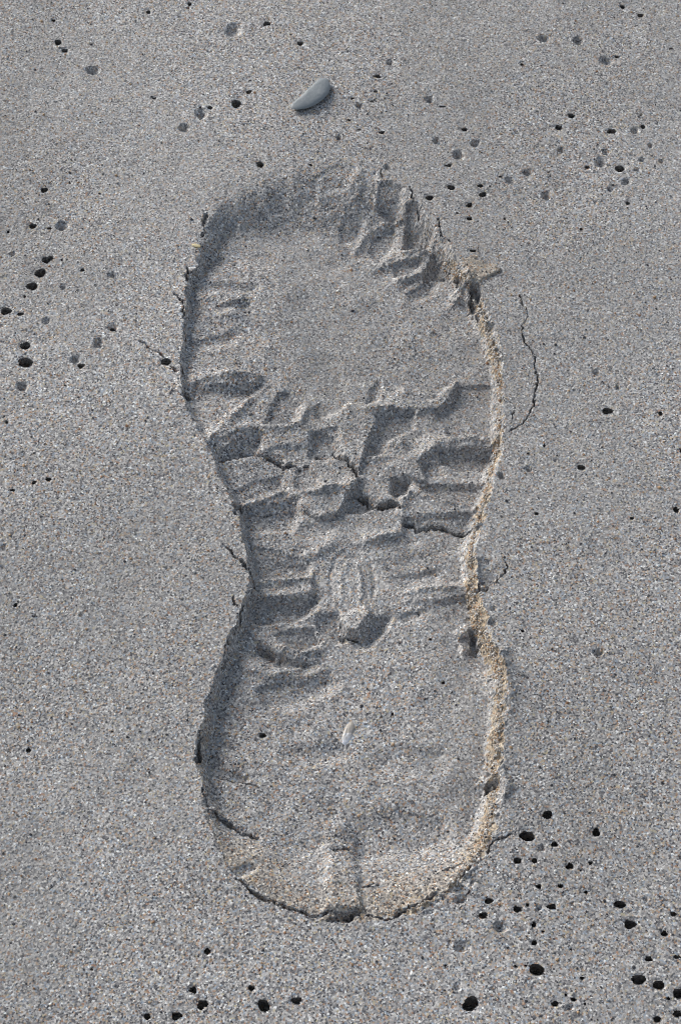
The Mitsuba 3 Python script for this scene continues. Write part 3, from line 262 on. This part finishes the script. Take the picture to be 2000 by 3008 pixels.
# open burrow holes: the sheet is cut away over a bell-shaped cavity
cx_, cy_ = 0.5 * (X[:-1, :-1] + X[1:, 1:]), 0.5 * (Y[:-1, :-1] + Y[1:, 1:])
KEEP = np.ones(cx_.shape, bool)
cavities = []
for i, (cx, cy, a, b) in enumerate(HOLES):
    a, b = max(a, 0.45), max(b, 0.45)
    w = window([(cx - 1.8 * a, cy - 1.8 * b), (cx + 1.8 * a, cy + 1.8 * b)], 0.5)
    Z[w] -= 0.22 * min(1, b) * sstep(1.7, 0.95, np.sqrt(((WX[w] - cx) / a) ** 2 + ((WY[w] - cy) / b) ** 2))
    w = window([(cx - 1.6 * a, cy - 1.6 * b), (cx + 1.6 * a, cy + 1.6 * b)], 0.5)
    px, py = cx_[w] - cx, cy_[w] - cy
    th = np.arctan2(py / b, px / a)
    c = rng.normal(0, 1, 8)
    wob = lambda th: 1 + 0.10 * (c[0] * np.cos(2 * th + c[1]) + 0.7 * c[2] * np.cos(3 * th + c[3]) + 0.5 * c[4] * np.cos(5 * th + c[5]))
    q = np.sqrt((px / a) ** 2 + (py / b) ** 2)
    KEEP[w] &= ~(q < wob(th))
    ring = np.linspace(0, 2 * np.pi, 28, endpoint=False)
    rows = [(1.0, 0.42, 0), (1.25, 0.5, 1.0), (1.6, 0.5, 2.6), (1.6, 0.5, 4.0), (1.1, 0.3, 5.4), (0.5, 0.1, 6.0)]
    iy, ix = np.searchsorted(ys, cy), np.searchsorted(xs, cx)
    r = math.sqrt(a * b)
    vs = []
    for m_, add, dz in rows:
        rx, ry = a * wob(ring) * m_ + add, b * wob(ring) * m_ + add
        vx, vy = cx + rx * np.cos(ring), cy + ry * np.sin(ring)
        if dz == 0:
            zz = Z[np.clip(np.searchsorted(ys, vy), 0, NY - 1), np.clip(np.searchsorted(xs, vx), 0, NX - 1)] - 0.3
            z0 = float(zz.min())
        else:
            zz = np.full(28, z0 - 0.1) - dz * max(r, 0.7) + rng.normal(0, 0.08, 28)
        vs.append(np.stack([vx + rng.normal(0, 0.05, 28), vy + rng.normal(0, 0.05, 28), zz], 1))
    v = np.vstack(vs + [[[cx, cy, z0 - 6.3 * max(r, 0.7)]]])
    k = np.arange(28); k1 = (k + 1) % 28
    fs = [np.stack([o + k, o + k1, o + 28 + k1, o + 28 + k], 1) for o in range(0, 28 * (len(rows) - 1), 28)]
    fq = np.vstack(fs); last = 28 * (len(rows) - 1)
    fc = np.vstack([fq[:, [0, 2, 1]], fq[:, [0, 3, 2]], np.stack([last + k1, last + k, np.full(28, len(v) - 1)], 1)])
    cavities.append((v, fc))

# ------------------------------------------------------------------ materials
GRAIN = 0.00055
PALETTE = [(0.18, (0.58, 0.57, 0.57)), (0.43, (0.39, 0.38, 0.38)), (0.62, (0.25, 0.25, 0.26)), (0.76, (0.12, 0.12, 0.135)), (0.81, (0.045, 0.045, 0.055)),
           (0.87, (0.44, 0.33, 0.24)), (0.895, (0.36, 0.21, 0.14)), (0.955, (0.32, 0.38, 0.46)), (0.975, (0.47, 0.42, 0.30)), (1.01, (0.84, 0.86, 0.88))]


def sand_colour(warm, heel=False):
    """Every grain its own colour; patches of fine silt even the colours out. warm: the tan of sand freshly broken out of the bed."""
    def fn(p, n, uv):
        q = [p.x / GRAIN, p.y / GRAIN, p.z / GRAIN]
        c = [dr.floor(v) for v in q]
        best, which, tone = mi.Float(9), mi.Float(0), mi.Float(0)
        for a in (-1, 0, 1):
            for b in (-1, 0, 1):
                for e in (-1, 0, 1):
                    i, j, k = c[0] + a, c[1] + b, c[2] + e
                    h = mikit.cell_rand(i, j, k)
                    g = h * 977.0
                    d = dr.square(i + h - q[0]) + dr.square(j + (g - dr.floor(g)) - q[1]) + dr.square(k + (g * 31 - dr.floor(g * 31)) - q[2])
                    m = d < best
                    best = dr.select(m, d, best)
                    which = dr.select(m, g * 7 - dr.floor(g * 7), which)
                    tone = dr.select(m, g * 13 - dr.floor(g * 13), tone)
        col = mi.Color3f(*PALETTE[-1][1])
        for lim, rgb in reversed(PALETTE[:-1]):
            col = dr.select(which < lim, mi.Color3f(*rgb), col)
        silt = mikit.smoothstep(0.42, 0.68, mikit.fbm(p.x * 22 + 3.1, p.y * 16 + 1.7, 0, 3)) 
        col = mikit.mix(col * (0.85 + 0.3 * tone), (0.29, 0.29, 0.295), 0.14 + dr.clip(silt, 0, 1) * 0.22)
        damp = mikit.fbm(p.x * 14 + 9, p.y * 11, 0, 4)
        col = col * (0.80 + 0.40 * damp)
        w = warm
        if heel:        # the loosened sand grows tanner towards the heel's back edge
            w = warm * mikit.smoothstep(0.62, 1.05, dr.sqrt(dr.square(p.x / 0.052) + dr.square((p.y - 0.395) / 0.062)) + 0.3 * (mikit.fbm(p.x * 120, p.y * 120, 0, 3) - 0.5))
        return col * mi.Color3f(1 + 0.03 * w, 1 - 0.16 * w, 1 - 0.40 * w)
    return fn


for key, warm in (('sand_look', 0.0), ('loose_sand_look', 0.5), ('broken_sand_look', 0.8)):
    scene[key] = {'type': 'twosided', 'bsdf': {'type': 'principled', 'base_color': mikit.proc(sand_colour(warm, key == 'loose_sand_look')), 'roughness': 0.65, 'specular': 0.35}}
scene['grain_look'] = {'type': 'twosided', 'bsdf': {'type': 'principled', 'base_color': {'type': 'mesh_attribute', 'name': 'vertex_color'}, 'roughness': 0.45, 'specular': 0.5}}


def stone_colour(p, n, uv):
    s = mikit.fbm(p.x * 900, p.y * 900, p.z * 900, 4)
    v = mikit.noise(p.x * 3500, p.y * 3500, p.z * 3500)
    return mikit.mix((0.205, 0.235, 0.262), (0.28, 0.305, 0.33), s) * (0.9 + 0.2 * v)


scene['stone_look'] = {'type': 'principled', 'base_color': mikit.proc(stone_colour), 'roughness': 0.55, 'specular': 0.4}
scene['shell_look'] = {'type': 'principled', 'base_color': mikit.proc(lambda p, n, uv: mikit.mix(mikit.mix((0.40, 0.44, 0.52), (0.60, 0.63, 0.70), mikit.fbm(p.x * 900, p.y * 900, 0, 3)), (0.42, 0.39, 0.36), mikit.smoothstep(0.3995, 0.4035, p.y + 0.003 * (mikit.noise(p.x * 1500, p.y * 1500) - 0.5)))), 'roughness': 0.4}
scene['chip_look'] = {'type': 'principled', 'base_color': mikit.proc(lambda p, n, uv: mikit.mix((0.62, 0.52, 0.30), (0.72, 0.64, 0.42), mikit.fbm(p.x * 900, p.y * 900, 0, 3))), 'roughness': 0.6}

# walls that other parts interrupt become one part per unbroken stretch
for base in (WALLID, BROKEN, HEEL):
    lab, n = ndimage.label(PART == base)
    size = np.bincount(lab.ravel())
    first = True
    for k in np.argsort(-size[1:]) + 1:
        if first:
            first = False
            numbered(names[base])
        else:
            PART[lab == k] = region(numbered(names[base])) if size[k] > 900 else BROKEN if base == BROKEN else FP
looks = {}
for k, name in names.items():
    looks[name] = 'broken_sand_look' if 'broken_wall' in name else 'loose_sand_look' if 'heel_edge' in name or name == 'sand_slab' else 'sand_look'

# ------------------------------------------------------------------ the sheet, split into the beach and the things pressed or broken into it
V = np.stack([X, Y, Z], -1).reshape(-1, 3) / 1000.0
iy, ix = np.nonzero(KEEP)
a = iy * NX + ix
quads = np.stack([a, a + 1, a + NX + 1, a + NX], 1)
flat = PART.reshape(-1)
own = flat[quads].max(1)
order = np.argsort(own, kind='stable')
quads, own = quads[order], own[order]
cuts = np.r_[0, np.flatnonzero(np.diff(own)) + 1, len(own)]
for s, e in zip(cuts[:-1], cuts[1:]):
    ids, inv = np.unique(quads[s:e], return_inverse=True)
    name = names[own[s]]
    scene[name] = mikit.ply((V[ids], inv.reshape(-1, 4)), looks[name])


def pct(x, y):
    """Where in the photograph a point of the beach lies, as words."""
    d = np.array([x, y, -620.0]); el = math.radians(52)
    f = d @ [0, math.cos(el), -math.sin(el)]; u = d @ [0, math.sin(el), math.cos(el)]
    return round(100 * (0.5 + 0.5 * x / f / 0.14133)), round(100 * (0.5 - 0.5 * u / f / 0.21256))


def place(px, py):
    if py < 17:
        return 'above the toe' if 25 < px < 62 else 'upper left' if px <= 25 else 'upper right'
    if 27 < px < 75 and py < 90:
        return 'inside the footprint' if 29 < px < 71 else 'beside the rim'
    if py > 76 and px > 60:
        return 'at the right edge below the heel' if px > 88 and py > 84 else 'low down right of the heel' if py > 88 else 'close to the right of the heel' if px < 80 else 'far right of the heel'
    if py > 88:
        return 'below the heel'
    if px < 50:
        return 'left of the forefoot' if py < 42 else 'left of the heel'
    return 'right of the toe' if py < 27 else 'right of the middle of the print'


ORD = ['first', 'second', 'third', 'fourth', 'fifth', 'sixth', 'seventh', 'eighth', 'ninth', 'tenth', 'eleventh', 'twelfth', 'thirteenth', 'fourteenth', 'fifteenth',
       'sixteenth', 'seventeenth', 'eighteenth', 'nineteenth', 'twentieth', 'twenty-first', 'twenty-second', 'twenty-third', 'twenty-fourth', 'twenty-fifth']


def tell_apart(items, kind, category, group):
    """items: (key, x, y, size word); each is named by its size, its side of the print and its rank from the top there."""
    sets = {}
    for key, x, y, size in items:
        px, py = pct(x, y)
        sets.setdefault((size, place(px, py)), []).append((-y, key))
    for (size, where), found in sets.items():
        for i, (_, key) in enumerate(sorted(found)):
            lab = f'only {size} {kind} {where}' if len(found) == 1 else f'{ORD[i]} {size} {kind} from the top {where}'
            labels[key] = {'label': lab, 'category': category, 'group': group}


def size_word(r):
    return 'large' if r > 2.6 else 'medium sized' if r > 1.5 else 'small' if r > 0.8 else 'tiny'


found = []
for (cx, cy, a, b), (v, f) in zip(HOLES, cavities):
    key = numbered('sand_hole')
    scene[key] = mikit.ply((v / 1000.0, f), 'sand_look')
    found.append((key, cx, cy, size_word(max(a, b))))
tell_apart(found, 'round black hole', 'hole', 'air holes in the sand')
found = []
for i, (cx, cy, a, b) in enumerate(DIMPLES):
    key = 'sand_dimple' if i == 0 else f'sand_dimple_{i:03d}'
    if key in scene:
        found.append((key, cx, cy, size_word(max(a, b))))
tell_apart(found, 'shallow grey dimple', 'dimple', 'shallow dimples in the sand')
k = 0
found = {}
for pts, D, o in CRACKS:
    if o == 'p':
        continue
    key = 'sand_crack' if k == 0 else f'sand_crack_{k:03d}'
    k += 1
    if key not in scene:
        continue
    m = pts[len(pts) // 2]
    if o == 'curve':
        labels[key] = {'label': 'long thin curved black crack in the sand right of the ball of the footprint', 'category': 'crack', 'group': 'cracks round the footprint'}
    else:
        found.setdefault('left' if m[0] < 0 else 'right', []).append((-m[1], key))
for side, got in found.items():
    for i, (_, key) in enumerate(sorted(got)):
        labels[key] = {'label': f'{ORD[i]} short jagged crack from the top along the {side} rim of the footprint', 'category': 'crack', 'group': 'cracks round the footprint'}
labels['sand'] = {'label': 'grey speckled coarse beach sand around the footprint', 'category': 'sand', 'kind': 'structure'}
labels['footprint'] = {'label': 'deep shoe print with tread marks pressed into grey beach sand', 'category': 'footprint'}
labels['footprint__broken_wall'] = {'label': 'crumbling tan sand wall along the right side of the print'}
labels['footprint__heel_edge'] = {'label': 'bright tan sand slope at the back of the heel'}
labels['sand_slab'] = {'label': 'small tilted plate of broken sand crust at the upper right rim of the footprint', 'category': 'sand crust'}


# ------------------------------------------------------------------ pebble, shell and straw chip
def height(x, y):
    return float(Z[np.clip(np.searchsorted(ys, y), 0, NY - 1), np.clip(np.searchsorted(xs, x), 0, NX - 1)])


def pad(outline, top, bottom, power=0.5, tilt=(0, 0), rings=14, rough=0.0, seed=0):
    """A rounded solid with the given outline: its height falls from the middle to the edge like a pebble's."""
    p = np.asarray(outline, float)
    d = np.r_[0, np.cumsum(np.linalg.norm(np.diff(np.vstack([p, p[:1]]), axis=0), axis=1))]
    s = np.linspace(0, d[-1], 64, endpoint=False)
    q = np.stack([np.interp(s, d, np.r_[p[:, k], p[0, k]]) for k in (0, 1)], 1)
    for _ in range(3):
        q = 0.5 * q + 0.25 * (np.roll(q, 1, 0) + np.roll(q, -1, 0))
    c = q.mean(0)
    vs, n = [], 64
    for hemi in (1, -1):
        for r in np.linspace(0, 1, rings)[:-1] if hemi == 1 else np.linspace(1, 0, rings):
            k = math.sin(r * math.pi / 2) if True else r
            z = (1 - k ** 4.0) ** power * (top if hemi == 1 else -bottom)
            pt = c + (q - c) * max(k, 0.002)
            zz = z + (pt - c) @ np.asarray(tilt)
            vs.append(np.column_stack([pt, zz]))
    v = np.vstack(vs)
    if rough:
        import meshkit
        v += rough * (meshkit.fbm(v * 0.8 + seed, 3)[:, None] - 0.5) * [1, 1, 1]
    m = len(vs); k = np.arange(n); k1 = (k + 1) % n
    f = np.vstack([np.stack([o + k, o + n + k, o + n + k1, o + k1], 1) for o in range(0, n * (m - 1), n)])
    return v, f[:, ::-1]


v, f = pad(STONE, 1.0, 2.0, 0.75, (0.0, 0.0), 22, 0.2, 3)
v[:, 2] += height(*np.mean(STONE, 0)) + 1.75
tm = trimesh.Trimesh(v / 1000, np.vstack([f[:, [0, 1, 2]], f[:, [0, 2, 3]]]), process=True)
scene['pebble'] = mikit.ply(tm, 'stone_look', smooth=True)
labels['pebble'] = {'label': 'smooth blue grey drop shaped pebble lying on the sand above the toe', 'category': 'pebble'}
v, f = pad(SHELL, 0.5, 0.6, 0.9, (0, 0), 14, 0.8, 9)
v[:, 2] += height(*np.mean(SHELL, 0)) - 0.05
tm = trimesh.Trimesh(v / 1000, np.vstack([f[:, [0, 1, 2]], f[:, [0, 2, 3]]]), process=True)
scene['shell_fragment'] = mikit.ply(tm, 'shell_look', smooth=True)
labels['shell_fragment'] = {'label': 'small white elongated shell fragment lying in the heel of the footprint', 'category': 'shell'}
v, f = pad(CHIP, 0.3, 0.3, 0.6, (0, 0), 8, 0.2, 5)
v[:, 2] += height(*np.mean(CHIP, 0)) + 0.3
tm = trimesh.Trimesh(v / 1000, np.vstack([f[:, [0, 1, 2]], f[:, [0, 2, 3]]]), process=True)
scene['straw_chip'] = mikit.ply(tm, 'chip_look', smooth=True)
labels['straw_chip'] = {'label': 'tiny pale yellow chip at the upper left rim of the footprint', 'category': 'chip'}

# ------------------------------------------------------------------ loose grains lying on the surface
ICO = trimesh.creation.icosahedron()
IV, IF = np.array(ICO.vertices), np.array(ICO.faces)
GC = np.array([(0.60, 0.58, 0.56), (0.40, 0.38, 0.36), (0.24, 0.24, 0.24), (0.06, 0.06, 0.07), (0.46, 0.31, 0.19), (0.38, 0.21, 0.12), (0.80, 0.80, 0.80), (0.36, 0.41, 0.46)])


def grains(key, px, py, radius, weights, lift):
    n = len(px)
    jj, ii = np.searchsorted(ys, py).clip(0, NY - 1), np.searchsorted(xs, px).clip(0, NX - 1)
    r = radius * rng.lognormal(0, 0.25, n)
    ax = rng.uniform(0.7, 1.25, (n, 1, 3)) * r[:, None, None]
    v = IV[None] * ax * rng.uniform(0.85, 1.15, (n, 12, 1))
    th = rng.uniform(0, 2 * np.pi, n)
    c, s = np.cos(th)[:, None], np.sin(th)[:, None]
    v = np.stack([v[..., 0] * c - v[..., 1] * s, v[..., 0] * s + v[..., 1] * c, v[..., 2]], -1)
    v += np.stack([px, py, Z[jj, ii] + lift * r], 1)[:, None]
    fc = (IF[None] + 12 * np.arange(n)[:, None, None]).reshape(-1, 3)
    col = GC[rng.choice(len(GC), n, p=np.array(weights) / np.sum(weights))] * rng.uniform(0.7, 1.0, (n, 1))
    scene[key] = mikit.ply((v.reshape(-1, 3) / 1000, fc), 'grain_look', color=np.repeat(col, 12, 0))


def free(px, py):
    jj, ii = np.searchsorted(cy_[:, 0], py).clip(0, NY - 2), np.searchsorted(cx_[0], px).clip(0, NX - 2)
    ok = KEEP[jj, ii]
    for pts, D, o in CRACKS:
        w = (px > min(p[0] for p in pts) - 1) & (px < max(p[0] for p in pts) + 1) & (py > min(p[1] for p in pts) - 1) & (py < max(p[1] for p in pts) + 1)
        if w.any():
            ok[w] &= seg_dist(px[w], py[w], pts)[0] > 0.8
    for cx, cy, a, b in HOLES:
        ok &= ((px - cx) / (a + 0.35)) ** 2 + ((py - cy) / (b + 0.35)) ** 2 > 1
    return ok


n = 24000
py = rng.uniform(292, 760, n); px = rng.uniform(-1, 1, n) * (62 + 0.112 * py)
ok = free(px, py)
inp = INPRINT[np.searchsorted(ys, py[ok]).clip(0, NY - 1), np.searchsorted(xs, px[ok]).clip(0, NX - 1)]
for key, m in (('sand__loose_grains', ~inp), ('footprint__loose_grains', inp)):
    grains(key, px[ok][m], py[ok][m], 0.27, (30, 22, 12, 10, 9, 5, 7, 5), 0.25)
    labels[key] = {'kind': 'stuff'}
wp = np.array(WALL)
ln = np.r_[0, np.cumsum(np.linalg.norm(np.diff(wp[:, :2], axis=0), axis=1))]
s = rng.uniform(0, ln[-1], 3000)
rad = np.interp(s, ln, wp[:, 2])
px = np.interp(s, ln, wp[:, 0]) + rng.normal(0, 0.26, len(s)) * rad
py = np.interp(s, ln, wp[:, 1]) + rng.normal(0, 0.45, len(s)) * rad
ok = free(px, py)
grains('footprint__broken_wall__crumbs', px[ok], py[ok], 0.27, (30, 22, 9, 4, 18, 3, 8, 0), 0.3)
labels['footprint__broken_wall__crumbs'] = {'kind': 'stuff', 'label': 'warm tan crumbled grains along the right wall of the print'}
